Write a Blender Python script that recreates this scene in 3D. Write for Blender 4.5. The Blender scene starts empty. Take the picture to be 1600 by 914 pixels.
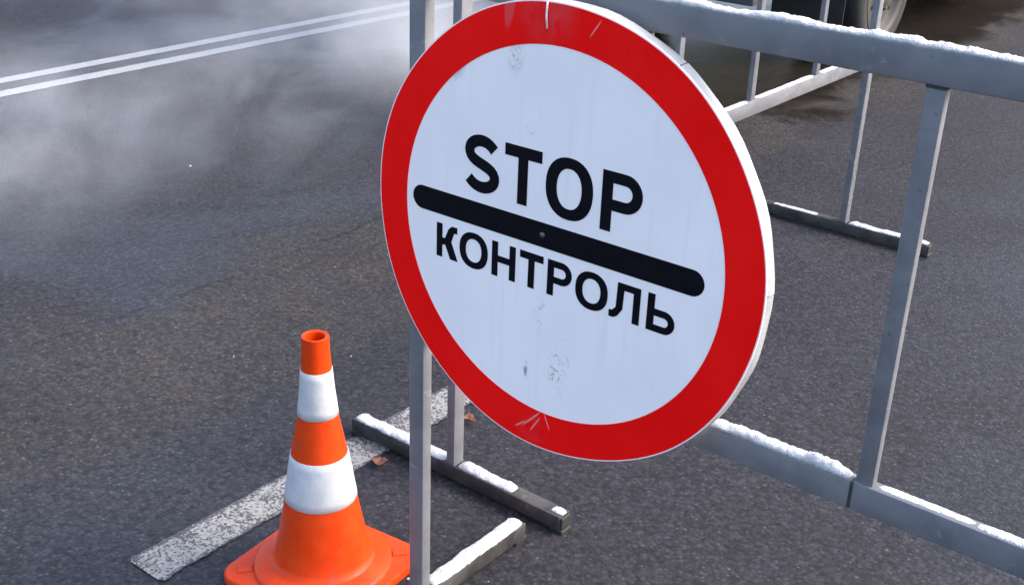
import bpy, bmesh, math, random
from mathutils import Matrix, Vector, noise
random.seed(7)
sc = bpy.context.scene
COL = sc.collection
R = math.radians

# ------------------------------------------------------------------ camera
YAW, PITCH, ROLL = 0.654848, 0.424662, -0.038526
fw = Vector((-math.sin(YAW)*math.cos(PITCH), math.cos(YAW)*math.cos(PITCH), -math.sin(PITCH)))
rt0 = Vector((math.cos(YAW), math.sin(YAW), 0)); dn0 = fw.cross(rt0)
rt = rt0*math.cos(ROLL) + dn0*math.sin(ROLL); dn = -rt0*math.sin(ROLL) + dn0*math.cos(ROLL)
cd = bpy.data.cameras.new('camera'); cam = bpy.data.objects.new('camera', cd); COL.objects.link(cam)
m = Matrix.Identity(4)
for i in range(3):
    m[i][0] = rt[i]; m[i][1] = -dn[i]; m[i][2] = -fw[i]
m[0][3], m[1][3], m[2][3] = 0, 0, 1.65
cam.matrix_world = m
cd.sensor_width = 36; cd.lens = 1880.6/1600*36; cd.clip_start = .05; cd.clip_end = 2000
sc.camera = cam

# ------------------------------------------------------------------ world, sun, exposure
SUN_EL, SUN_AZ = R(44), R(56)          # azimuth clockwise from +Y (so towards +X)
w = bpy.data.worlds.new('World'); sc.world = w; w.use_nodes = True
nt = w.node_tree; bg = nt.nodes['Background']
sky = nt.nodes.new('ShaderNodeTexSky'); sky.sky_type = 'NISHITA'; sky.sun_disc = False
sky.sun_elevation = SUN_EL; sky.sun_rotation = SUN_AZ
sky.air_density = 1.0; sky.dust_density = 3.6; sky.ozone_density = 1.0
nt.links.new(sky.outputs[0], bg.inputs[0]); bg.inputs[1].default_value = 0.15
sl = bpy.data.lights.new('sun', 'SUN'); sl.energy = 0.84; sl.angle = R(26); sl.color = (1, .955, .89)
so = bpy.data.objects.new('sun', sl); COL.objects.link(so)
sd = Vector((math.sin(SUN_AZ)*math.cos(SUN_EL), math.cos(SUN_AZ)*math.cos(SUN_EL), math.sin(SUN_EL)))
so.rotation_euler = sd.to_track_quat('Z', 'Y').to_euler(); so.location = sd*30
sc.view_settings.view_transform = 'Standard'; sc.view_settings.look = 'None'
sc.view_settings.exposure = 1.9; sc.view_settings.gamma = 1
sc.render.engine = 'CYCLES'
sc.cycles.use_denoising = True
sc.cycles.volume_bounces = 1; sc.cycles.volume_step_rate = 2.5
sc.cycles.max_bounces = 8

# ------------------------------------------------------------------ material helpers
class NT:
    def __init__(s, name, rough=.5, col=(.5,.5,.5), metal=0, spec=.5):
        s.m = bpy.data.materials.new(name); s.m.use_nodes = True
        s.t = s.m.node_tree; s.b = s.t.nodes['Principled BSDF']
        s.b.inputs['Base Color'].default_value = (*col, 1); s.b.inputs['Roughness'].default_value = rough
        s.b.inputs['Metallic'].default_value = metal; s.b.inputs['Specular IOR Level'].default_value = spec
        s.tc = s.t.nodes.new('ShaderNodeTexCoord')
    def n(s, ty, **k):
        o = s.t.nodes.new(ty)
        for a, v in k.items(): setattr(o, a, v)
        return o
    def l(s, a, b): s.t.links.new(a, b)
    def put(s, sock, v):
        if hasattr(v, 'is_linked'): s.l(v, sock)
        else: sock.default_value = v
    def math(s, op, a, b=0.0, clamp=False):
        o = s.n('ShaderNodeMath', operation=op, use_clamp=clamp)
        s.put(o.inputs[0], a); s.put(o.inputs[1], b); return o.outputs[0]
    def noise(s, vec, scale, detail=3, rough=.55, dist=0):
        o = s.n('ShaderNodeTexNoise'); s.l(vec, o.inputs['Vector'])
        o.inputs['Scale'].default_value = scale; o.inputs['Detail'].default_value = detail
        o.inputs['Roughness'].default_value = rough; o.inputs['Distortion'].default_value = dist
        return o.outputs['Fac']
    def voro(s, vec, scale, out='Distance', feature='F1', rand=1.0):
        o = s.n('ShaderNodeTexVoronoi', feature=feature); s.l(vec, o.inputs['Vector'])
        o.inputs['Scale'].default_value = scale; o.inputs['Randomness'].default_value = rand
        return o.outputs[out]
    def ramp(s, v, lo, hi, a=0.0, b=1.0, smooth=True):
        o = s.n('ShaderNodeMapRange', interpolation_type='SMOOTHSTEP' if smooth else 'LINEAR')
        s.put(o.inputs[0], v); o.inputs[1].default_value = lo; o.inputs[2].default_value = hi
        o.inputs[3].default_value = a; o.inputs[4].default_value = b
        return o.outputs[0]
    def mix(s, f, a, b):
        o = s.n('ShaderNodeMix', data_type='RGBA'); s.put(o.inputs[0], f)
        for sock, v in ((o.inputs[6], a), (o.inputs[7], b)):
            if isinstance(v, tuple): sock.default_value = (*v, 1)
            else: s.l(v, sock)
        return o.outputs[2]
    def scalecol(s, c, v):
        o = s.n('ShaderNodeMix', data_type='RGBA', blend_type='MULTIPLY'); o.inputs[0].default_value = 1
        if isinstance(c, tuple): o.inputs[6].default_value = (*c, 1)
        else: s.l(c, o.inputs[6])
        s.l(v, o.inputs[7]); return o.outputs[2]
    def bump(s, h, strength=.3, dist=.002):
        o = s.n('ShaderNodeBump'); o.inputs['Strength'].default_value = strength; o.inputs['Distance'].default_value = dist
        s.l(h, o.inputs['Height']); s.l(o.outputs[0], s.b.inputs['Normal'])
    def spot(s, cx, cz, rx, rz, rot=0, soft=.5):
        """an elliptical patch in the object's x/z plane, 1 inside"""
        mp = s.n('ShaderNodeMapping', vector_type='TEXTURE'); s.l(s.tc.outputs['Object'], mp.inputs[0])
        mp.inputs['Location'].default_value = (cx, 0, cz); mp.inputs['Rotation'].default_value = (0, rot, 0)
        mp.inputs['Scale'].default_value = (rx, 1, rz)
        sx = s.n('ShaderNodeSeparateXYZ'); s.l(mp.outputs[0], sx.inputs[0])
        d = s.math('SQRT', s.math('ADD', s.math('POWER', s.math('ABSOLUTE', sx.outputs[0]), 2.0), s.math('POWER', s.math('ABSOLUTE', sx.outputs[2]), 2.0)))
        return s.ramp(d, 1.0, 1.0-soft)

def asphalt_nodes(k, vec):
    """returns colour, roughness, height of worn wet asphalt"""
    sx = k.n('ShaderNodeSeparateXYZ'); k.l(vec, sx.inputs[0])
    stone = k.n('ShaderNodeTexVoronoi'); k.l(vec, stone.inputs['Vector']); stone.inputs['Scale'].default_value = 92
    sc_ = k.n('ShaderNodeSeparateColor'); k.l(stone.outputs['Color'], sc_.inputs[0])
    grain = k.noise(vec, 260, 3, .6)
    mid = k.noise(vec, 48, 3, .65)
    big = k.noise(vec, .9, 4, .6, .4)
    # stones of differing greys, a few pale, sitting in a darker binder
    fine = k.n('ShaderNodeTexVoronoi'); k.l(vec, fine.inputs['Vector']); fine.inputs['Scale'].default_value = 190
    fc = k.n('ShaderNodeSeparateColor'); k.l(fine.outputs['Color'], fc.inputs[0])
    v = k.math('ADD', k.ramp(sc_.outputs[0], 0, 1, .014, .062, False), k.ramp(fc.outputs[0], 0, 1, .014, .034, False))
    v = k.math('ADD', v, k.math('MULTIPLY', k.ramp(sc_.outputs[1], .86, 1.0, 0, .085, False), k.ramp(stone.outputs['Distance'], .45, .2)))
    v = k.math('MULTIPLY', v, k.ramp(stone.outputs['Distance'], .2, .62, 1.06, .74, False))
    v = k.math('MULTIPLY', v, k.ramp(grain, .3, .7, .85, 1.15, False))
    v = k.math('MULTIPLY', v, k.ramp(mid, .32, .68, .74, 1.26, False))
    v = k.math('MULTIPLY', v, k.ramp(big, .3, .7, .84, 1.16, False))
    # a paving seam and hairline cracks
    wob = k.ramp(k.noise(vec, 3.5, 4, .6), .2, .8, -.05, .05, False)
    seam = k.ramp(k.math('ABSOLUTE', k.math('ADD', k.math('ADD', sx.outputs[0], 3.02), wob)), .014, .003)
    seam = k.math('MULTIPLY', seam, k.ramp(k.noise(vec, 2.3, 3), .42, .58))
    v = k.math('MULTIPLY', v, k.ramp(seam, 0, 1, 1.0, .55, False))
    # a dusty brownish wheel track along the lane, its edges wandering
    xw = k.math('ADD', sx.outputs[0], k.ramp(k.noise(vec, 1.3, 3), .2, .8, -.3, .3, False))
    tr = k.math('MULTIPLY', k.ramp(xw, -3.15, -2.9), k.ramp(xw, -2.15, -2.5))
    tr = k.math('MULTIPLY', tr, k.ramp(k.noise(vec, 5, 4), .25, .6, .45, 1))
    tint = k.mix(tr, (.40, .378, .455), (.56, .49, .465))
    # meltwater by the lorry; the lorry's shade and dark reflection painted into its colour
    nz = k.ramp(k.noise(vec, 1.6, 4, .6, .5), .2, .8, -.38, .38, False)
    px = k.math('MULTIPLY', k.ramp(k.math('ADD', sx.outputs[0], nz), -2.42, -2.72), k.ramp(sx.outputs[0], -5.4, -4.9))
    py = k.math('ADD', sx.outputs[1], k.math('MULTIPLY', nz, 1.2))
    pud_shade = k.math('MULTIPLY', px, k.math('MULTIPLY', k.ramp(py, 4.9, 5.35), k.ramp(py, 12.5, 11.5)))
    v = k.math('MULTIPLY', v, k.ramp(pud_shade, 0, 1, 1.0, .42, False))
    col = k.scalecol(k.mix(pud_shade, tint, (.62, .50, .40)), v)
    wet = k.ramp(k.noise(vec, .75, 4, .6, .6), .40, .62)
    wet = k.math('MULTIPLY', wet, k.math('SUBTRACT', 1.0, k.math('MULTIPLY', tr, .75)))
    rough = k.ramp(wet, 0, 1, .78, .50, False)
    rough = k.math('MULTIPLY', rough, k.ramp(pud_shade, 0, 1, 1.0, .42, False))
    rough = k.math('ADD', rough, k.ramp(grain, .3, .7, -.05, .06, False))
    h = k.math('ADD', k.math('MULTIPLY', k.ramp(stone.outputs['Distance'], 0, .7, 1, 0), 1.0), k.math('MULTIPLY', grain, .45))
    h = k.math('MULTIPLY', h, k.ramp(pud_shade, 0, 1, 1.0, .12, False))
    return col, rough, h

def mat_asphalt():
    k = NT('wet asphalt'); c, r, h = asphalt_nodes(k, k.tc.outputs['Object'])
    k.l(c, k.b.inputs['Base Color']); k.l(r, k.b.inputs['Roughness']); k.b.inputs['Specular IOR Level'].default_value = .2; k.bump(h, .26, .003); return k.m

def mat_paint(name, worn, pcol, edge=None):
    k = NT(name); v = k.tc.outputs['Object']
    c, r, h = asphalt_nodes(k, v)
    pits = k.voro(v, 150, 'Distance'); n1 = k.noise(v, 135, 3, .65); n2 = k.noise(v, 9, 4, .6)
    f = k.math('ADD', k.math('MULTIPLY', n1, .75), k.math('MULTIPLY', n2, .45))
    f = k.math('SUBTRACT', f, k.math('MULTIPLY', pits, .26))
    if edge:
        sxe = k.n('ShaderNodeSeparateXYZ'); k.l(v, sxe.inputs[0])
        e = k.ramp(k.math('ABSOLUTE', k.math('ADD', sxe.outputs[0], -edge)), .040, .060)
        f = k.math('SUBTRACT', f, k.math('MULTIPLY', e, .17))
    f = k.ramp(f, worn, worn+.13, .12, 1.0)
    pc = k.scalecol(pcol, k.ramp(k.noise(v, 60, 3), .3, .7, .82, 1.08, False))
    k.l(k.mix(f, c, pc), k.b.inputs['Base Color'])
    k.l(k.ramp(f, 0, 1, .5, .6), k.b.inputs['Roughness']); k.bump(k.math('ADD', h, k.math('MULTIPLY', f, .6)), .45, .003)
    return k.m

def mat_steel(name='grey painted steel', dark=(.128, .130, .142), light=(.165, .165, .177), worn=(.25, .26, .28), spec=.3):
    k = NT(name, .5, metal=.0, spec=spec)
    v = k.tc.outputs['Object']
    a = k.noise(v, 14, 5, .62, .3); b = k.noise(v, 70, 3, .6)
    c = k.mix(k.ramp(a, .35, .65), dark, light)
    c = k.mix(k.math('MULTIPLY', k.ramp(k.noise(v, 17, 5, .7, 1.2), .60, .66), .6), c, worn)          # rubbed patches
    c = k.mix(k.math('MULTIPLY', k.ramp(b, .66, .74), .55), c, (.05, .048, .046))                      # specks of dirt
    c = k.mix(k.math('MULTIPLY', k.ramp(k.noise(v, 9, 6, .75, .5), .66, .74), .6), c, (.10, .055, .035))   # rust bloom
    k.l(c, k.b.inputs['Base Color']); k.l(k.ramp(a, .3, .7, .42, .6, False), k.b.inputs['Roughness']); k.bump(b, .12, .001)
    return k.m

def mat_snow():
    k = NT('snow', .8, (.50, .505, .515), spec=.2); v = k.tc.outputs['Object']
    k.b.inputs['Subsurface Weight'].default_value = .35; k.b.inputs['Subsurface Scale'].default_value = .006
    k.b.inputs['Subsurface Radius'].default_value = (1, 1, 1)
    k.bump(k.math('ADD', k.noise(v, 160, 3), k.noise(v, 500, 2)), .9, .004); return k.m

def plain(name, col, rough=.5, metal=0, var=.12, scale=30, bump=0, spec=.5):
    k = NT(name, rough, col, metal, spec); v = k.tc.outputs['Object']
    n = k.noise(v, scale, 4, .6)
    k.l(k.scalecol(col, k.ramp(n, .3, .7, 1-var, 1+var, False)), k.b.inputs['Base Color'])
    k.l(k.ramp(n, .3, .7, max(rough-.08, .02), min(rough+.08, 1), False), k.b.inputs['Roughness'])
    if bump: k.bump(k.noise(v, scale*5, 3), bump, .002)
    return k.m

def mat_sign_white():
    k = NT('white sign sheeting', .33, (.82, .83, .85), spec=.3); v = k.tc.outputs['Object']
    n = k.noise(v, 60, 5, .7, 1.5); n2 = k.noise(v, 6, 4)
    c = k.scalecol((.92, .85, .835), k.ramp(n2, .25, .75, .94, 1.03, False))
    mp = k.n('ShaderNodeMapping'); k.l(v, mp.inputs[0]); mp.inputs['Scale'].default_value = (45, 1, 2.2)
    drip = k.math('MULTIPLY', k.ramp(k.noise(mp.outputs[0], 1.0, 4, .6), .52, .72), k.ramp(n2, .35, .65))
    c = k.mix(k.math('MULTIPLY', drip, .10), c, (.30, .28, .26))
    for (cx, cz, rx, rz, rot, lo, hi, amt) in [(-.192, .236, .022, .042, .35, .35, .5, .45), (-.075, .262, .02, .036, .1, .42, .55, .35),
            (.035, -.235, .03, .075, .1, .54, .62, .55), (-.03, -.262, .006, .020, 0, .42, .56, .75), (0, -.16, .035, .05, .3, .57, .64, .4),
            (-.02, .1, .2, .14, 0, .64, .7, .3), (-.2, -.16, .1, .08, 0, .66, .71, .35), (0, -.06, .01, .01, 0, .2, .3, .0)]:
        f = k.math('MULTIPLY', k.math('MULTIPLY', k.spot(cx, cz, rx, rz, rot, .7), k.ramp(n, lo, hi)), amt)
        c = k.mix(f, c, (.13, .13, .15))
    k.l(c, k.b.inputs['Base Color']); k.l(k.ramp(n2, .3, .7, .26, .42, False), k.b.inputs['Roughness']); return k.m

def mat_sign_red():
    k = NT('red sign sheeting', .3, (.55, .006, .008), spec=.12); v = k.tc.outputs['Object']
    n = k.noise(v, 25, 5, .65, .6); n2 = k.noise(v, 5, 3)
    c = k.mix(k.ramp(n2, .3, .7), (.88, .004, .004), (.94, .007, .006))
    f = k.math('MULTIPLY', k.spot(-.02, .345, .075, .07, 0, .9), k.ramp(n, .35, .62, .25, 1))       # faded clear tape at the top
    c = k.mix(k.math('MULTIPLY', f, .55), c, (.62, .075, .085))
    f = k.math('MULTIPLY', k.spot(-.088, .355, .012, .06, .1, .4), k.ramp(n, .3, .6, .4, 1))
    c = k.mix(k.math('MULTIPLY', f, .5), c, (.62, .14, .15))
    for (cx, cz, rx, rz, rot) in [(-.012, -.352, .0022, .032, .75), (-.004, -.36, .0018, .024, .55), (.02, -.345, .0015, .02, -.45), (-.035, -.37, .002, .018, .9), (.07, .33, .0015, .02, .6)]:
        c = k.mix(k.math('MULTIPLY', k.spot(cx, cz, rx, rz, rot, .4), .6), c, (.72, .35, .35))
    f = k.math('MULTIPLY', k.spot(.0, -.37, .05, .035, 0, .6), k.ramp(n, .4, .65))
    c = k.mix(k.math('MULTIPLY', f, .35), c, (.62, .06, .07))
    k.l(c, k.b.inputs['Base Color']); k.l(k.ramp(n, .3, .7, .22, .4, False), k.b.inputs['Roughness']); k.bump(n2, .05, .004); return k.m

def mat_cone():
    k = NT('orange cone plastic', .38, (.85, .1, .01), spec=.22); v = k.tc.outputs['Object']
    n = k.noise(v, 18, 5, .65); n2 = k.noise(v, 120, 3)
    c = k.mix(k.ramp(n, .3, .7), (.54, .034, .0015), (.60, .046, .002))
    c = k.mix(k.math('MULTIPLY', k.ramp(k.noise(v, 45, 5, .7), .57, .70), .5), c, (.20, .06, .04))
    k.l(c, k.b.inputs['Base Color']); k.l(k.ramp(n, .3, .7, .32, .5, False), k.b.inputs['Roughness']); k.bump(n2, .06, .001); return k.m

def mat_steam(name, dens, size, seed, lo=.46, hi=.74, scale=1.6):
    mm = bpy.data.materials.new(name); mm.use_nodes = True; t = mm.node_tree; t.nodes.clear()
    k = NT.__new__(NT); k.t = t; k.m = mm; k.tc = t.nodes.new('ShaderNodeTexCoord')
    out = t.nodes.new('ShaderNodeOutputMaterial'); pv = t.nodes.new('ShaderNodeVolumePrincipled')
    pv.inputs['Color'].default_value = (.96, .97, 1, 1); pv.inputs['Anisotropy'].default_value = .1
    vec = k.tc.outputs['Object']                                   # -1..1 inside the plume
    ln = k.n('ShaderNodeVectorMath', operation='LENGTH'); k.l(vec, ln.inputs[0])
    fall = k.ramp(ln.outputs['Value'], 1.0, .15)
    mp = k.n('ShaderNodeMapping'); k.l(vec, mp.inputs[0]); mp.inputs['Scale'].default_value = (size[0]*1.25, size[1]*.62, size[2]*1.0); mp.inputs['Rotation'].default_value = (.25, -.2, .5)
    mp.inputs['Location'].default_value = (seed*3.7, seed*1.9, seed*.7)
    nz = k.noise(mp.outputs[0], scale, 5, .62, 1.3)
    d = k.math('MULTIPLY', k.math('MULTIPLY', k.ramp(nz, lo, hi), fall), dens)
    k.l(d, pv.inputs['Density']); k.l(pv.outputs[0], out.inputs['Volume'])
    return mm

# ------------------------------------------------------------------ mesh helpers
def tag(o, label, cat=None, group=None, kind=None):
    o['label'] = label
    if cat: o['category'] = cat
    if group: o['group'] = group
    if kind: o['kind'] = kind
    return o
def link(name, me, mat, parent=None, loc=(0,0,0), rot=(0,0,0)):
    o = bpy.data.objects.new(name, me); COL.objects.link(o)
    if mat and not me.materials: me.materials.append(mat)
    o.location = loc; o.rotation_euler = rot
    if parent: o.parent = parent
    return o
def empty(name, loc=(0,0,0), rz=0):
    o = bpy.data.objects.new(name, None); COL.objects.link(o); o.location = loc; o.rotation_euler = (0,0,rz)
    o.empty_display_size = .1; return o
def mesh_from(name, verts, faces, smooth=False):
    me = bpy.data.meshes.new(name); me.from_pydata([tuple(v) for v in verts], [], faces); me.update()
    if smooth: me.polygons.foreach_set('use_smooth', [True]*len(me.polygons))
    return me
def box_bm(bm, lo, hi, bev=0, seg=1):
    mt = Matrix.Translation([(a+b)/2 for a, b in zip(lo, hi)]) @ Matrix.Diagonal([b-a for a, b in zip(lo, hi)]+[1])
    r = bmesh.ops.create_cube(bm, size=1, matrix=mt)
    if bev:
        es = list({e for v in r['verts'] for e in v.link_edges})
        bmesh.ops.bevel(bm, geom=es, offset=bev, segments=seg, affect='EDGES', profile=.5)
def bm_mesh(name, bm, smooth=False):
    me = bpy.data.meshes.new(name); bmesh.ops.recalc_face_normals(bm, faces=bm.faces); bm.to_mesh(me); bm.free()
    if smooth: me.polygons.foreach_set('use_smooth', [True]*len(me.polygons))
    return me
def box(name, lo, hi, mat, parent=None, bev=0, seg=1):
    bm = bmesh.new(); box_bm(bm, lo, hi, bev, seg); return link(name, bm_mesh(name, bm), mat, parent)
def boxes(name, lst, mat, parent=None, bev=0, seg=1):
    bm = bmesh.new()
    for lo, hi in lst: box_bm(bm, lo, hi, bev, seg)
    return link(name, bm_mesh(name, bm), mat, parent)
def lathe_mesh(name, prof, n=64, closed=False, axis='Z'):
    """prof: list of (radius, height)"""
    vs, fs = [], []
    for r, h in prof:
        for i in range(n):
            a = 2*math.pi*i/n
            p = (r*math.cos(a), r*math.sin(a), h)
            if axis == 'X': p = (h, r*math.cos(a), r*math.sin(a))
            vs.append(p)
    k = len(prof)
    for j in range(k if closed else k-1):
        j2 = (j+1) % k
        for i in range(n):
            fs.append((j*n+i, j*n+(i+1) % n, j2*n+(i+1) % n, j2*n+i))
    bm = bmesh.new(); me0 = mesh_from(name, vs, fs); bm.from_mesh(me0); bpy.data.meshes.remove(me0)
    bmesh.ops.remove_doubles(bm, verts=bm.verts, dist=1e-6)
    me = bm_mesh(name, bm, True)
    return me
def sharpen(o, ang=35):
    me = o.data
    me.polygons.foreach_set('use_smooth', [True]*len(me.polygons))
    bm = bmesh.new(); bm.from_mesh(me)
    for e in bm.edges:
        if len(e.link_faces) == 2: e.smooth = e.calc_face_angle(0) < R(ang)
    bm.to_mesh(me); bm.free(); return o
def shape2d(name, loops, depth, mat, parent, y=0.0):
    """flat outline (list of (x,z) loops, holes included) in the x/z plane, thickness depth towards -y"""
    cu = bpy.data.curves.new(name, 'CURVE'); cu.dimensions = '2D'; cu.fill_mode = 'BOTH'; cu.extrude = depth/2
    for lp in loops:
        sp = cu.splines.new('POLY'); sp.points.add(len(lp)-1); sp.use_cyclic_u = True
        for p, (a, b) in zip(sp.points, lp): p.co = (a, b, 0, 1)
    tmp = bpy.data.objects.new('tmp', cu); COL.objects.link(tmp)
    dg = bpy.context.evaluated_depsgraph_get(); dg.update()
    me = bpy.data.meshes.new_from_object(tmp.evaluated_get(dg)); bpy.data.objects.remove(tmp); bpy.data.curves.remove(cu)
    me.transform(Matrix.Rotation(R(90), 4, 'X')); me.transform(Matrix.Translation((0, y-depth/2, 0)))
    me.materials.clear(); me.name = name
    return link(name, me, mat, parent)
def ell(cx, cz, rx, rz, n=40, pw=2.0):
    out = []
    for i in range(n):
        a = 2*math.pi*i/n; c, s = math.cos(a), math.sin(a)
        out.append((cx+rx*math.copysign(abs(c)**(2/pw), c), cz+rz*math.copysign(abs(s)**(2/pw), s)))
    return out

M_ROAD = mat_asphalt(); M_DASH = mat_paint('worn white road paint', .385, (.235, .224, .212), -1.899); M_LINE = mat_paint('white road paint', .25, (.30, .295, .29))
M_STEEL = mat_steel(); M_FOOT = mat_steel('dirty foot steel', (.024, .022, .022), (.052, .048, .047), (.11, .10, .095), .3); M_SNOW = mat_snow(); M_WHITE = mat_sign_white(); M_RED = mat_sign_red()
M_BLACK = plain('black sign film', (.003, .003, .006), .5, var=.2, spec=.12)
M_FLANGE = plain('white enamel edge', (.34, .35, .355), .55, var=.12)
M_CONE = mat_cone(); M_BAND = plain('white reflective sleeve', (.44, .445, .46), .45, var=.10, scale=26, bump=.25)
M_PAD = plain('black rubber', (.015, .015, .015), .7); M_WELD = plain('weld seam', (.035, .037, .045), .6)
M_RUST = plain('rivet steel', (.12, .11, .10), .45, .6)
M_WIRE = plain('white plastic tie', (.75, .74, .74), .4)

# ------------------------------------------------------------------ the setting
me = mesh_from('road', [(-150,-60,0), (150,-60,0), (150,240,0), (-150,240,0)], [(0,1,2,3)])
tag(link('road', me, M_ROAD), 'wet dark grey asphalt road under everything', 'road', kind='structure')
def stripe(name, x0, x1, y0, y1, mat, label, ragged=.004, z=.003):
    n = max(2, int((y1-y0)/(.008 if y1-y0 < 5 else .05))); vs, fs = [], []
    for i in range(n+1):
        y = y0+(y1-y0)*i/n
        a = (noise.noise((y*14, x0*3, 1))+.8*noise.noise((y*75, x0*3, 2)))*ragged; b = (noise.noise((y*14, x1*3, 5))+.8*noise.noise((y*75, x1*3, 6)))*ragged
        e = .012 if i in (0, n) else 0
        vs += [(x0+a+e, y, z), (x1+b-e, y, z)]
        if i: fs.append((2*i-2, 2*i-1, 2*i+1, 2*i))
    return tag(link(name, mesh_from(name, vs, fs), mat), label, 'road marking', kind='structure')
stripe('lane_marking', -1.957, -1.841, 1.205, 2.95, M_DASH, 'worn speckled white dash painted beside the traffic cone', .006)
stripe('centre_line', -5.605, -5.505, -20, 60, M_LINE, 'nearer of the two long white centre lines on the road')
stripe('centre_line', -5.83, -5.735, -20, 60, M_LINE, 'farther of the two long white centre lines on the road')

# ------------------------------------------------------------------ barricades
LOW0, LOW1, UP0, UP1 = .648, .696, 1.284, 1.330
FOOT0, FOOT1 = .010, .048
def barricade(loc, rz, bay, nbay, label, joint=None):
    L = bay*nbay; t = empty('barricade', loc, rz)
    tag(t, label, 'barrier', 'grey steel pedestrian barriers')
    d = .0125
    for x in (0, L):
        sharpen(box('post', (x-.0185, -d, FOOT1-.002), (x+.0185, d, UP0+.001), M_STEEL, t, .003, 2))
        ft = boxes('foot', [((x-.021, -.335, FOOT0), (x+.021, .335, FOOT1))], M_FOOT, t, .004, 2); sharpen(ft)
        for y in (-.335, .335):
            s = 1 if y > 0 else -1
            box('end_cap', (x-.0175, y-.004+s*.002, FOOT0+.004), (x+.0175, y+.004+s*.002, FOOT1-.004), M_PAD, ft, .002)
            box('pad', (x-.019, y-s*.012-.02, 0), (x+.019, y-s*.012+.02, FOOT0+.001), M_PAD, ft, .002)
        boxes('weld', [((x-.0205, -.0145, FOOT1-.001), (x+.0205, .0145, FOOT1+.004))], M_WELD, t, .0015)
    # upper rail runs over the posts, lower rail between them
    cuts = [-.0185, L+.0185]
    sharpen(box('upper_rail', (cuts[0], -.0135, UP0), (cuts[1], .0135, UP1), M_STEEL, t, .004, 2))
    j = joint if joint else L/2
    for a, b in ((.0186, j-.0015), (j+.0015, L-.0186)):
        sharpen(box('lower_rail', (a, -.0128, LOW0), (b, .0128, LOW1), M_STEEL, t, .004, 2))
    box('weld', (j-.0025, -.0120, LOW0+.002), (j+.0025, .0120, LOW1-.002), M_WELD, t)
    for i in range(1, nbay):
        x = i*bay
        sharpen(box('bar', (x-.013, -.0085, LOW1-.001), (x+.013, .0085, UP0+.001), M_STEEL, t, .0025, 2))
        box('weld', (x-.0145, -.0105, UP0-.004), (x+.0145, .0105, UP0+.0005), M_WELD, t, .0015)
    return t
B1, B2 = (-1.366, 1.5025, 0), (-1.635, 1.925, 0)
barricade(B1, 0, .4375, 5, 'grey steel barrier in front carrying the round sign', joint=.4375*2-.0165)
barricade(B2, R(90), .4535, 5, 'grey steel barrier behind the sign running away along the road')

def snow_strip(name, runs, rz, loc, label):
    """runs: list of (a, b, axis, cross centre, z, half width, height); lumpy snow lying along a tube, own ends tapered"""
    bm = bmesh.new()
    for (a, b, ax, cc, z, hw, ht, sd) in runs:
        n = max(8, int((b-a)/.0032)); K = 11; rows = []
        for i in range(n+1):
            s = a+(b-a)*i/n
            lump = .5+.5*noise.noise((s*13, sd*7.1, 0)) + .35*noise.noise((s*45, sd*3.3, 2)) + .12*noise.noise((s*140, sd, 4))
            ed = min(1, (s-a)/.02, (b-s)/.02); ed = math.sqrt(max(ed, 0))
            h = ht*(.35+.9*max(lump, .05))*ed+.0002
            wl = hw*(.86+.16*noise.noise((s*30, sd, 9)))*(.6+.4*ed); wr = hw*(.9+.16*noise.noise((s*33, sd, 19)))*(.6+.4*ed)
            row = []
            for q in range(K):
                th = math.pi*q/(K-1); c = math.cos(th); y = cc+(wl if c > 0 else wr)*-c
                zz = z-.0015+h*math.sin(th)**.7*(1+.28*noise.noise((s*95, q*.9, sd))+.22*noise.noise((s*260, q*1.7, sd+3)))
                y += (.0012*noise.noise((s*170, q, sd+7)) if 0 < q < K-1 else .0022*noise.noise((s*120, q, sd+5)))
                p = (s, y, zz) if ax == 'x' else (y, s, zz)
                row.append(bm.verts.new(p))
            rows.append(row)
        for i in range(n):
            for q in range(K-1): bm.faces.new((rows[i][q], rows[i][q+1], rows[i+1][q+1], rows[i+1][q]))
            bm.faces.new((rows[i][K-1], rows[i][0], rows[i+1][0], rows[i+1][K-1]))
        bm.faces.new(rows[0]); bm.faces.new(rows[-1][::-1])
    o = link(name, bm_mesh(name, bm, True), M_SNOW, None, loc, (0, 0, rz))
    return tag(o, label, 'snow', kind='stuff')
b1 = .4375
snow_strip('snow', [(-.018, 2.2, 'x', 0, UP1, .0135, .009, 1)], 0, B1, 'wet white snow ridge along the top rail of the front barrier')
snow_strip('snow', [(.03, 2*b1-.022, 'x', 0, LOW1, .0135, .013, 2), (2*b1+.16, 3*b1-.02, 'x', 0, LOW1, .0110, .0045, 3), (2*b1+.016, 2*b1+.165, 'x', 0.002, LOW1, .0105, .0026, 13), (3*b1+.02, 4*b1-.02, 'x', 0, LOW1, .0125, .009, 4)], 0, B1,
           'white snow lying on the lower rail of the front barrier')
snow_strip('snow', [(-.3, -.03, 'y', 0, FOOT1, .02, .011, 5), (.03, .333, 'y', 0, FOOT1, .021, .013, 6)], 0, B1, 'thick snow on the foot of the front barrier at the bottom of the picture')
snow_strip('snow', [(-.02, 2.28, 'x', 0, UP1, .0135, .009, 7)], R(90), B2, 'snow on the top rail of the barrier running along the road')
snow_strip('snow', [(.03+i*.4535, .43+i*.4535, 'x', 0, LOW1, .0125, .004, 20+i) for i in range(5)], R(90), B2, 'thin snow on the lower rail of the barrier running along the road')
snow_strip('snow', [(.022, .333, 'y', 0, FOOT1, .021, .011, 8), (-.19, -.018, 'y', 0, FOOT1, .020, .014, 9), (-.334, -.298, 'y', .002, FOOT1, .016, .007, 10)], R(90), B2,
           'snow on the near foot of the roadside barrier right of the cone')
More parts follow.
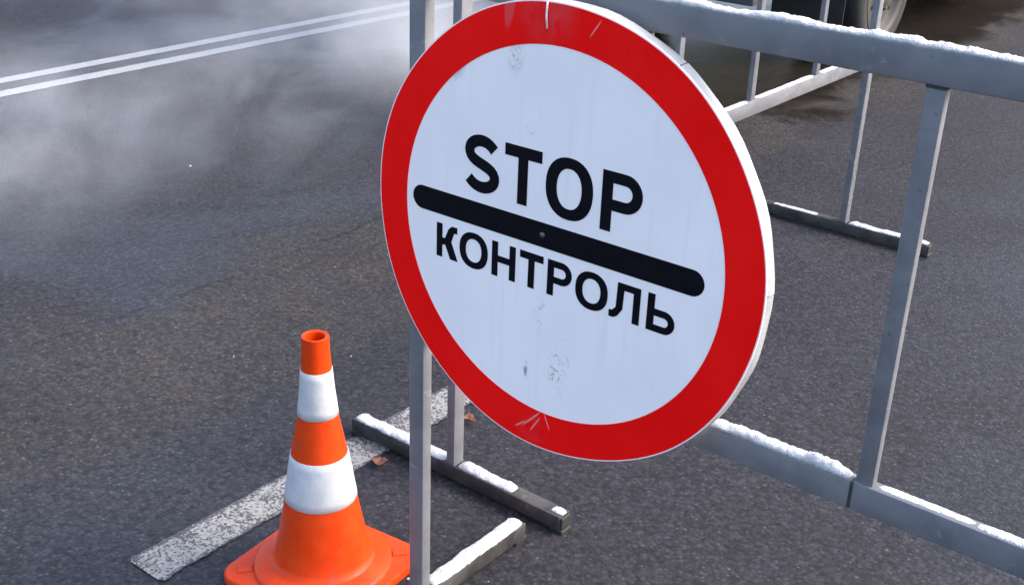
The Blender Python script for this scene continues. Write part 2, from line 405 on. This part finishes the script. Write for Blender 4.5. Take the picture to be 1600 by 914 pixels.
snow_strip('snow', [(-.333, -.022, 'y', 2.2675, FOOT1, .021, .009, 11), (.10, .30, 'y', 2.2675, FOOT1, .016, .003, 31)], R(90), B2,
           'snow on the far foot of the roadside barrier')

# ------------------------------------------------------------------ round sign
SIGN = empty('road_sign', (-1.05, 1.452, .953))
tag(SIGN, 'round white sign with red rim reading STOP and КОНТРОЛЬ hung on the front barrier', 'road sign')
SCX, SCZ, RO, RI = .010, -.019, .378, .313
def ringpts(r, n=120, bulge=0.0):
    out = []
    for i in range(n):
        a = 2*math.pi*i/n
        rr = r + bulge*max(0, math.cos(a-R(248)))**6 + bulge*.12*math.sin(7*a+1)
        out.append((SCX+rr*math.cos(a), SCZ+rr*math.sin(a)))
    return out
shape2d('plate', [ringpts(RO, 160, .008)], .0022, M_WHITE, SIGN, .0022)
shape2d('red_ring', [ringpts(RO-.0022, 160, .008), ringpts(RI, 160)], .0006, M_RED, SIGN, -.0001)
# folded-back edge in six curved strips with small gaps
for a0, a1, off in [(-50, 2.6, 0), (3.0, 57.4, .0008), (57.8, 118, 0), (118.5, 182, .0006), (182.5, 240, 0), (240.5, 309.5, .0006)]:
    vs, fs, n = [], [], 16
    for i in range(n+1):
        a = R(a0+(a1-a0)*i/n); bl = .008*max(0, math.cos(a-R(248)))**6
        flat = -.0018*math.sin(math.pi*i/n*3)**2
        for r, y in ((RO+bl-.0008, .0023), (RO+bl+.002+off+flat, .009), (RO+bl+.0025+off+flat, .021), (RO+bl+.0005+off+flat, .021), (RO+bl-.002, .009)):
            vs.append((SCX+r*math.cos(a), y, SCZ+r*math.sin(a)))
        if i:
            p, q = (i-1)*5, i*5
            for c in range(5): fs.append((p+c, p+(c+1) % 5, q+(c+1) % 5, q+c))
    fs += [(4,3,2,1,0), tuple(n*5+c for c in range(5))]
    bm = bmesh.new(); tm = mesh_from('f', vs, fs); bm.from_mesh(tm); bpy.data.meshes.remove(tm)
    sharpen(link('flange', bm_mesh('flange', bm), M_FLANGE, SIGN), 50)
# snow caught on the folded edge, upper right
# stripe and letters
def stadium(x0, x1, z0, z1, n=14):
    r = (z1-z0)/2; c = (z0+z1)/2
    return [(x1-r+r*math.cos(a), c+r*math.sin(a)) for a in [R(-90+180*i/n) for i in range(n+1)]] + \
           [(x0+r+r*math.cos(a), c+r*math.sin(a)) for a in [R(90+180*i/n) for i in range(n+1)]]
YL, DL = -.0001, .0006
shape2d('stripe', [stadium(-.288, .290, -.033, .009)], DL, M_BLACK, SIGN, YL)
def rect(x0, x1, z0, z1): return [(x0, z0), (x1, z0), (x1, z1), (x0, z1)]
def sc_loops(loops, s=.001): return [[(a*s, b*s) for a, b in lp] for lp in loops]
def bowl(xl, xr, z0, z1, t, n=14):
    """outer and inner loop of a P bowl: flat at xl, round to the right"""
    r = (z1-z0)/2; c = (z0+z1)/2; cx = xr-r
    o = [(xl, z0)]+[(cx+r*math.cos(a), c+r*math.sin(a)) for a in [R(-90+180*i/n) for i in range(n+1)]]+[(xl, z1)]
    ri = r-t
    inn = [(xl+t, z0+t)]+[(cx+ri*math.cos(a), c+ri*math.sin(a)) for a in [R(-90+180*i/n) for i in range(n+1)]]+[(xl+t, z1-t)]
    return o, inn
def L_T(x0, x1, z0, z1, t):
    c = (x0+x1)/2
    return [[(c-t/2, z0), (c+t/2, z0), (c+t/2, z1-t), (x1, z1-t), (x1, z1), (x0, z1), (x0, z1-t), (c-t/2, z1-t)]]
def L_O(x0, x1, z0, z1, t):
    cx, cz, rx, rz = (x0+x1)/2, (z0+z1)/2, (x1-x0)/2, (z1-z0)/2
    return [ell(cx, cz, rx, rz, 48, 2.25), ell(cx, cz, rx-t*1.08, rz-t*.9, 48, 2.2)]
def L_P(x0, x1, z0, z1, t):
    zb = z0+(z1-z0)*.36
    o, i = bowl(x0, x1, zb, z1, t*.92)
    o = [(x0, z0), (x0+t, z0), (x0+t, zb)]+o[1:]
    i = [(max(a, x0+t), b) for a, b in i]
    return [o, i]
def L_SOFT(x0, x1, z0, z1, t):
    zb = z0+(z1-z0)*.62
    o, i = bowl(x0, x1, z0, zb, t*.92)
    o = o[:-1]+[(x0+t, zb), (x0+t, z1), (x0, z1)]
    i = [(max(a, x0+t), b) for a, b in i]
    return [o, i]
def L_H(x0, x1, z0, z1, t):
    c = (z0+z1)/2+1; h = t*.46
    return [[(x0, z0), (x0+t, z0), (x0+t, c-h), (x1-t, c-h), (x1-t, z0), (x1, z0), (x1, z1), (x1-t, z1), (x1-t, c+h), (x0+t, c+h), (x0+t, z1), (x0, z1)]]
def L_K(x0, x1, z0, z1, t):
    c = (z0+z1)/2
    return [[(x0, z0), (x0+t, z0), (x0+t, c-t*.62), (x0+t*1.55, c-t*.5), (x1-t*1.18, z0), (x1+t*.15, z0), (x0+t*2.62, c+t*.12),
             (x1-t*.55, z1-t*.95), (x1, z1-t*.9), (x1, z1), (x1-t*1.0, z1-t*.03), (x1-t*1.55, z1-t*.55), (x0+t*1.5, c+t*.45), (x0+t, c+t*.42), (x0+t, z1), (x0, z1)]]
def L_L(x0, x1, z0, z1, t):
    a = x0+(x1-x0)*.24
    return [[(x0, z0), (x0+t*.7, z0), (x0+t*1.25, z0+t*.35), (a+t*.88, z0+t*1.4), (a+t, z1-t*.9), (x1-t, z1-t*.9), (x1-t, z0), (x1, z0), (x1, z1), (a, z1), (a-t*.1, z0+t*1.5), (x0+t*.45, z0+t*.95), (x0, z0+t*.9)]]
def L_S(x0, x1, z0, z1, t):
    cx, w, h = (x0+x1)/2, (x1-x0), (z1-z0); r = w/2-t/2; q = h/4-t/4
    zt, zb = z1-t/2-q, z0+t/2+q; mid = (z0+z1)/2
    pts = []
    for i in range(17):                                            # upper hook
        a = R(22+(248-22)*i/16); pts.append((cx+r*.95*math.cos(a), zt+q*math.sin(a)))
    for i in range(17):
        a = R(68-(68+158)*i/16); pts.append((cx+r*math.cos(a), zb+q*math.sin(a)))
    # smooth the middle
    for _ in range(4):
        pts = [pts[0]]+[((pts[i-1][0]+2*pts[i][0]+pts[i+1][0])/4, (pts[i-1][1]+2*pts[i][1]+pts[i+1][1])/4) for i in range(1, len(pts)-1)]+[pts[-1]]
    left, right = [], []
    for i, p in enumerate(pts):
        a, b = pts[max(i-1, 0)], pts[min(i+1, len(pts)-1)]
        dx, dz = b[0]-a[0], b[1]-a[1]; l = math.hypot(dx, dz); nx, nz = -dz/l*t/2, dx/l*t/2
        left.append((p[0]+nx, p[1]+nz)); right.append((p[0]-nx, p[1]-nz))
    return [left+right[::-1]]
T1, T2 = 19.5, 12.6
for fn, x0, x1, z0, z1, t in [(L_S, -176, -98, 26, 127, T1), (L_T, -89, -15, 28, 124.5, T1), (L_O, -6, 84, 26, 127, T1), (L_P, 100, 173, 28, 124.5, T1),
        (L_K, -233, -187, -110.5, -49, T2), (L_O, -181, -119, -112, -47.5, T2), (L_H, -110, -60, -110.5, -49, T2), (L_T, -51, -3, -110.5, -49, T2),
        (L_P, 6, 54, -110.5, -49, T2), (L_O, 62, 124, -112, -47.5, T2), (L_L, 128, 184, -110.5, -49, T2), (L_SOFT, 197, 247, -110.5, -49, T2)]:
    shape2d('letter', sc_loops(fn(x0, x1, z0, z1, t)), DL, M_BLACK, SIGN, YL)
# rivet through the stripe and tie over the top edge
link('rivet', lathe_mesh('rivet', [(0, .0028), (.003, .0026), (.0045, .0012), (.005, 0)], 20), M_RUST, SIGN, (-.008, -.0007, -.012), (R(90), 0, 0))
def tube(name, pts, r, mat, parent, n=8):
    vs, fs = [], []
    for i, p in enumerate(pts):
        p = Vector(p); d = (Vector(pts[min(i+1, len(pts)-1)])-Vector(pts[max(i-1, 0)])).normalized()
        u = d.cross(Vector((1, .1, .2))).normalized(); v = d.cross(u)
        for q in range(n):
            a = 2*math.pi*q/n; vs.append(p+u*r*math.cos(a)+v*r*math.sin(a))
        if i:
            for q in range(n): fs.append(((i-1)*n+q, (i-1)*n+(q+1) % n, i*n+(q+1) % n, i*n+q))
    fs += [tuple(range(n))[::-1], tuple((len(pts)-1)*n+q for q in range(n))]
    return link(name, mesh_from(name, vs, fs, True), mat, parent)
tube('tie', [(-.016, -.0026, .317), (-.018, -.003, .335), (-.017, -.0032, .358), (-.016, .000, .3615), (-.016, .02, .366), (-.015, .036, .372), (-.015, .052, .381)], 0.0016, M_WIRE, SIGN)
# clamps that hold the sign to the barrier (behind the plate)
for x, z in ((-.316+.04, -.28), (.12, -.28), (-.12, .348)):
    pass
for x in (-.12, .125):
    box('bracket', (x-.012, .0023, -.304), (x+.012, .0378, -.264), M_STEEL, SIGN, .002)
# ------------------------------------------------------------------ traffic cone
CONE = empty('traffic_cone', (-1.610, 1.460, 0), R(6))
tag(CONE, 'orange traffic cone with two white bands on the asphalt', 'traffic cone')
prof = [(.0275, .572), (.0285, .54), (.0312, .500), (.0352, .45), (.0415, .396), (.0500, .35), (.0590, .305), (.067, .255), (.0755, .200), (.085, .145), (.094, .10), (.1015, .062)]
def rad(z):
    for (r0, z0), (r1, z1) in zip(prof, prof[1:]):
        if z1 <= z <= z0: return r0+(r1-r0)*(z0-z)/(z0-z1)
    return prof[-1][0]
outer = [(.0200, .571), (.0245, .5735)] + prof[:1] + prof[1:] + [(.106, .050), (.112, .046)]
inner = [(.104, .045), (.099, .055)] + [(r-.004, z) for r, z in prof[::-1][:-2]]+[(.0205, .545), (.0195, .566)]
sharpen(link('body', lathe_mesh('body', outer+inner, 72, True), M_CONE, CONE), 50)
for z1, z0 in ((.4995, .3985), (.3055, .2005)):
    zs = [z1-(z1-z0)*i/6 for i in range(7)]
    pr_ = [(rad(z)+.0014, z) for z in zs]; pr_ = [(rad(z1)+.0002, z1+.0006)]+pr_+[(rad(z0)+.0002, z0-.0006)]
    link('reflective_band', lathe_mesh('reflective_band', pr_, 72), M_BAND, CONE)
# base: rounded square slab with a raised round collar and corner ribs
def rsq(h, r, z, n=8):
    out = []
    for cx, cy, a0 in ((h-r, h-r, 0), (-h+r, h-r, 90), (-h+r, -h+r, 180), (h-r, -h+r, 270)):
        for i in range(n+1):
            a = R(a0+90*i/n); out.append((cx+r*math.cos(a), cy+r*math.sin(a), z))
    return out
def loft(name, rings, mat, parent, cap=(True, True)):
    n = len(rings[0]); vs = [v for rg in rings for v in rg]; fs = []
    for j in range(len(rings)-1):
        for i in range(n): fs.append((j*n+i, j*n+(i+1) % n, (j+1)*n+(i+1) % n, (j+1)*n+i))
    if cap[0]: fs.append(tuple(range(n))[::-1])
    if cap[1]: fs.append(tuple((len(rings)-1)*n+i for i in range(n)))
    return sharpen(link(name, mesh_from(name, vs, fs), mat, parent), 40)
H_ = .162
loft('base', [rsq(H_-.004, .045, .002), rsq(H_, .045, .005), rsq(H_, .045, .020), rsq(H_-.003, .043, .024), rsq(H_-.02, .035, .0265)], M_CONE, CONE)
link('collar', lathe_mesh('collar', [(.150, .0255), (.1475, .034), (.142, .0385), (.120, .0435), (.107, .047), (.1, .05), (.09, .05)], 72), M_CONE, CONE)
for i in range(4):
    a = R(45+90*i); bm = bmesh.new(); box_bm(bm, (.150, -.010, .0255), (.184, .010, .030), .002)
    me = bm_mesh('rib', bm); me.transform(Matrix.Rotation(a, 4, 'Z')); link('rib', me, M_CONE, CONE)

# ------------------------------------------------------------------ small things on the road
M_LEAF = [plain('brown leaf', (.15, .05, .028), .6, var=.25, scale=90), plain('rust leaf', (.17, .065, .03), .6, var=.25, scale=90)]
def leaf(loc, rz, s, mat, label, curl=.5, roll=.0):
    nu, nv = 8, 6; vs, fs = [], []
    for i in range(nu+1):
        u = i/nu; wd = math.sin(math.pi*u**.8)*.42*(1+.18*math.sin(u*21))
        for j in range(nv+1):
            v = j/nv*2-1; x = (u-.5); y = v*wd
            vs.append((x*s, y*s, s*(curl*(v*v*wd+.55*(u-.5)**2))+.0035+.04*s*math.sin(9*u+4*v)))
    for i in range(nu):
        for j in range(nv): a = i*(nv+1)+j; fs.append((a, a+1, a+nv+2, a+nv+1))
    vs = [(x, y, z+.001) for x, y, z in vs]
    me = mesh_from('fallen_leaf', vs, fs, True)
    o = link('fallen_leaf', me, mat, None, loc, (roll, 0, rz)); mod = o.modifiers.new('thick', 'SOLIDIFY'); mod.thickness = .0006
    return tag(o, label, 'leaf', 'fallen leaves')
leaf((-1.779, 2.150, .004), .4, .038, M_LEAF[1], 'curled brown leaf on the asphalt right of the thin post', .9)
leaf((-1.815, 1.845, .004), 2.3, .042, M_LEAF[0], 'brown leaf by the foot bar close to the cone', .6)

def crumbs(name, spots, label):
    bm = bmesh.new()
    for x, y, s in spots:
        r = bmesh.ops.create_icosphere(bm, subdivisions=2, radius=s)
        for v in r['verts']:
            v.co *= 1+.45*noise.noise(v.co*60/ (s*100)+Vector((x, y, 0)))
            v.co = Vector((v.co.x*1.5+x, v.co.y+y, max(v.co.z*.5, -.001)+s*.2))
    return tag(link(name, bm_mesh(name, bm, True), M_SNOW), label, 'snow', kind='stuff')
rs = random.Random(3)
sp = [(-4.02, 2.98, .0045), (-3.55, 1.72, .0045), (-1.45, 1.56, .004), (-2.05, 3.66, .008), (-1.97, 3.9, .005)]
sp += [(rs.uniform(-6.5, -.6), rs.uniform(1.2, 6), rs.uniform(.001, .0022)) for _ in range(25)]
crumbs('snow_crumbs', sp, 'small crumbs of snow and grit scattered over the road')

# ------------------------------------------------------------------ lorry at the top right, only its underside and rear wheel in frame
M_OLIVE = plain('dark olive paint', (.030, .034, .022), .45, var=.2, scale=6)
M_TARP = plain('dark green tarpaulin', (.022, .030, .020), .75, var=.25, scale=4, bump=.3)
M_CHAS = plain('dirty black chassis', (.014, .013, .013), .75, var=.4, scale=12)
M_GREASE = plain('dusty green casting', (.075, .082, .066), .7, var=.3, scale=14)
M_TYRE = plain('tyre rubber', (.014, .014, .015), .75, var=.3, scale=40)
M_RIM = plain('muddy grey wheel paint', (.058, .053, .048), .7, var=.22, scale=18)
M_GLASS = NT('dark cab glass', .06, (.01, .012, .014)).m
M_LAMP = plain('red lamp plastic', (.30, .01, .01), .25); M_HEAD = plain('clear lamp', (.6, .6, .58), .15)
M_BUMP = plain('grey dusty bumper', (.05, .048, .055), .65, var=.25, scale=14)
LX, LY = -2.75, 5.50                         # right rear lower corner
T = empty('lorry', (LX-1.05, LY, 0)); tag(T, 'dark lorry standing in the lane at the top right, rear wheel visible', 'truck')
def P(x, y, z): return (x+1.05, y, z)        # x measured from the right side, negative to the left
def tb(name, lo, hi, mat, bev=.01, par=None): return sharpen(box(name, P(*lo), P(*hi), mat, par or T, bev, 2))
CY = 7.2                                     # where the cab starts
tb('frame_rail', (-.75, .10, .70), (-.66, CY+1.7, .88), M_CHAS); tb('frame_rail', (-1.44, .10, .70), (-1.35, CY+1.7, .88), M_CHAS)
for y in (.25, 1.0, 2.6, 3.9, 5.3, 6.6, 8.2): tb('cross_member', (-1.36, y, .72), (-.74, y+.09, .85), M_CHAS)
tb('rear_bumper', (-2.06, 0, .515), (-.035, .06, .635), M_BUMP, .012)
tb('bumper_bracket', (-.60, .03, .62), (-.52, .14, .9), M_CHAS); tb('bumper_bracket', (-1.58, .03, .62), (-1.5, .14, .9), M_CHAS)
tb('cargo_bed', (-2.1, .02, .90), (0, CY-.12, 1.05), M_OLIVE)
nb = 8; bw = (CY-.16)/nb
for i in range(nb):
    y0 = .03+i*bw; tb('side_board', (-.03, y0, 1.055), (-.001, y0+bw-.015, 1.62), M_OLIVE, .006)
    tb('side_board', (-2.1, y0, 1.055), (-2.07, y0+bw-.015, 1.62), M_OLIVE, .006)
tb('tailgate', (-2.065, .0, 1.055), (-.035, .03, 1.62), M_OLIVE, .006)
tb('canopy', (-2.08, .03, 1.63), (-.02, CY-.13, 2.75), M_TARP, .12)
tb('tail_lamp', (-.30, -.02, .72), (-.06, .02, .86), M_LAMP, .01); tb('tail_lamp', (-2.04, -.02, .72), (-1.80, .02, .86), M_LAMP, .01)
tb('cab', (-2.0, CY, .80), (-.1, CY+1.7, 2.45), M_OLIVE, .14)
tb('cab_window', (-.115, CY+.6, 1.6), (-.094, CY+1.45, 2.15), M_GLASS, .01); tb('windscreen', (-1.85, CY+1.692, 1.55), (-.25, CY+1.712, 2.2), M_GLASS, .01)
tb('front_bumper', (-2.06, CY+1.71, .38), (-.04, CY+1.85, .75), M_BUMP, .02)
for x in (-1.8, -.5): tb('headlamp', (x, CY+1.70, .86), (x+.2, CY+1.725, 1.02), M_HEAD, .01)
tb('rear_axle', (-1.95, 1.60, .33), (-.15, 1.72, .44), M_CHAS, .03)
o = link('differential', lathe_mesh('differential', [(.02, -.2), (.1, -.17), (.17, -.08), (.19, 0), (.17, .08), (.1, .17), (.02, .2)], 28), M_GREASE, T, P(-1.05, 1.66, .40)); o.rotation_euler = (0, R(90), 0)
tb('front_axle', (-1.9, CY+.75, .34), (-.2, CY+.86, .43), M_CHAS, .03)
tube('prop_shaft', [P(-1.05, 1.8, .46), P(-1.05, 4.2, .62), P(-1.05, 7.0, .7)], .05, M_CHAS, T, 14)
tb('gearbox', (-1.35, 6.6, .5), (-.75, 8.4, .95), M_CHAS, .08)
for x in (-.74, -1.43):
    sharpen(boxes('leaf_spring', [(P(x-.0, .95+k*.09, .57-k*.022), P(x+.08, 2.4-k*.09, .588-k*.022)) for k in range(5)], M_CHAS, T, .003))
for x in (-.05, -2.09):
    for z in (.40, .62): tb('added_side_guard', (x, 2.45, z), (x+.04, CY-.3, z+.17), M_CHAS, .006)  # unseen guards added to darken the reflections in the wet road
    for y in (2.7, 4.6, 6.5): tb('guard_bracket', (x+.008, y, .38), (x+.032, y+.06, .905), M_CHAS, .003)
tb('sky_blocker', (-2.05, 6.95, .14), (-.05, 6.97, .9), M_CHAS, .004)  # panel added under the lorry to block horizon sky from the wet road
tb('fuel_tank', (-.62, 2.6, .42), (-.10, 3.9, .86), M_GREASE, .06)
tb('battery_box', (-2.0, 2.7, .42), (-1.55, 3.6, .86), M_CHAS, .03)
tb('toolbox', (-.52, .70, .60), (-.16, 1.02, .86), M_GREASE, .02)
tb('air_tank', (-1.3, .38, .55), (-.8, .66, .70), M_GREASE, .05)
tb('mud_flap', (-.52, 1.20, .16), (-.06, 1.21, .86), M_CHAS, .003); tb('mud_flap', (-2.04, 1.20, .16), (-1.58, 1.21, .86), M_CHAS, .003)
tube('exhaust_pipe', [P(-.3, 3.0, .62), P(-.28, 1.4, .56), P(-.2, 1.10, .52), P(-.14, 1.0, .5)], .035, M_RUST, T, 14)
def wheel(x, y, outward, dual):
    for k in range(2 if dual else 1):
        wx = x-outward*k*.27
        wt = empty('wheel', P(wx, y, .39)); wt.parent = T; wt.rotation_euler = (0, 0, 0 if outward > 0 else math.pi)
        wd = .21
        tyre = [(.26, -.012), (.285, .002), (.34, .006), (.372, -.008), (.386, -.03), (.389, -.06), (.389, -wd+.06), (.386, -wd+.03), (.372, -wd+.008), (.34, -wd-.004), (.285, -wd), (.26, -wd+.012)]
        sharpen(link('tyre', lathe_mesh('tyre', tyre, 72, True, 'X'), M_TYRE, wt), 60)
        for g in (-.05, -.085, -.125, -.16):
            pass
        if dual:      # deep dished disc
            rp = [(.268, -.010), (.272, .001), (.262, .003), (.250, -.004), (.243, -.016), (.236, -.034), (.226, -.046), (.215, -.046), (.185, -.038), (.125, -.036), (.10, -.034), (.085, -.03), (.08, .01), (.06, .02), (0, .02)]
        else:
            rp = [(.268, -.010), (.272, .001), (.262, .003), (.250, -.004), (.243, -.02), (.236, -.06), (.225, -.05), (.19, -.02), (.125, .0), (.10, .0), (.085, .005), (.08, .03), (.06, .04), (0, .04)]
        rim = sharpen(link('rim', lathe_mesh('rim', rp, 72, False, 'X'), M_RIM, wt), 30)
        if k == 0:
            hx = -.044 if dual else -.009
            for i in range(8):
                a = 2*math.pi*(i+.3)/8
                h = link('vent_hole', lathe_mesh('vent_hole', [(0, .006), (.020, .006), (.024, .0), (.024, -.004)], 16, False, 'X'), M_CHAS, wt, (hx+.0, .205*math.cos(a), .205*math.sin(a)))
                a2 = a+.39
                link('wheel_nut', lathe_mesh('wheel_nut', [(0, .022), (.011, .02), (.013, 0)], 6, False, 'X'), M_CHAS, wt, (hx+.0, .135*math.cos(a2), .135*math.sin(a2)))
wheel(0, 1.66, 1, True); wheel(-2.1, 1.66, -1, True); wheel(-.08, CY+.8, 1, False); wheel(-2.02, CY+.8, -1, False)

# ------------------------------------------------------------------ steam drifting over the road
def steam(loc, size, dens, seed, label, lo=.46, hi=.74, scale=1.6):
    bm = bmesh.new(); bmesh.ops.create_icosphere(bm, subdivisions=3, radius=1.0)
    o = link('steam', bm_mesh('steam', bm), mat_steam('steam', dens, size, seed, lo, hi, scale), None, loc); o.scale = size
    return tag(o, label, 'steam', kind='stuff')
steam((-3.65, 1.85, .43), (.80, .85, .41), 1.0, 1, 'pale steam rising at the left edge of the picture', .38, .70, 2.4)
steam((-4.75, 4.3, .50), (1.35, 1.3, .48), .62, 2, 'broad drift of steam over the double centre line', .40, .70, 2.2)
steam((-3.85, 4.15, .42), (.65, .7, .40), 1.5, 9, 'patch of steam beside the post left of the sign', .30, .64, 2.4)
steam((-3.9, 2.9, .36), (1.1, 1.1, .34), .42, 4, 'thin veil of steam low over the middle of the lane', .38, .70, 2.6)
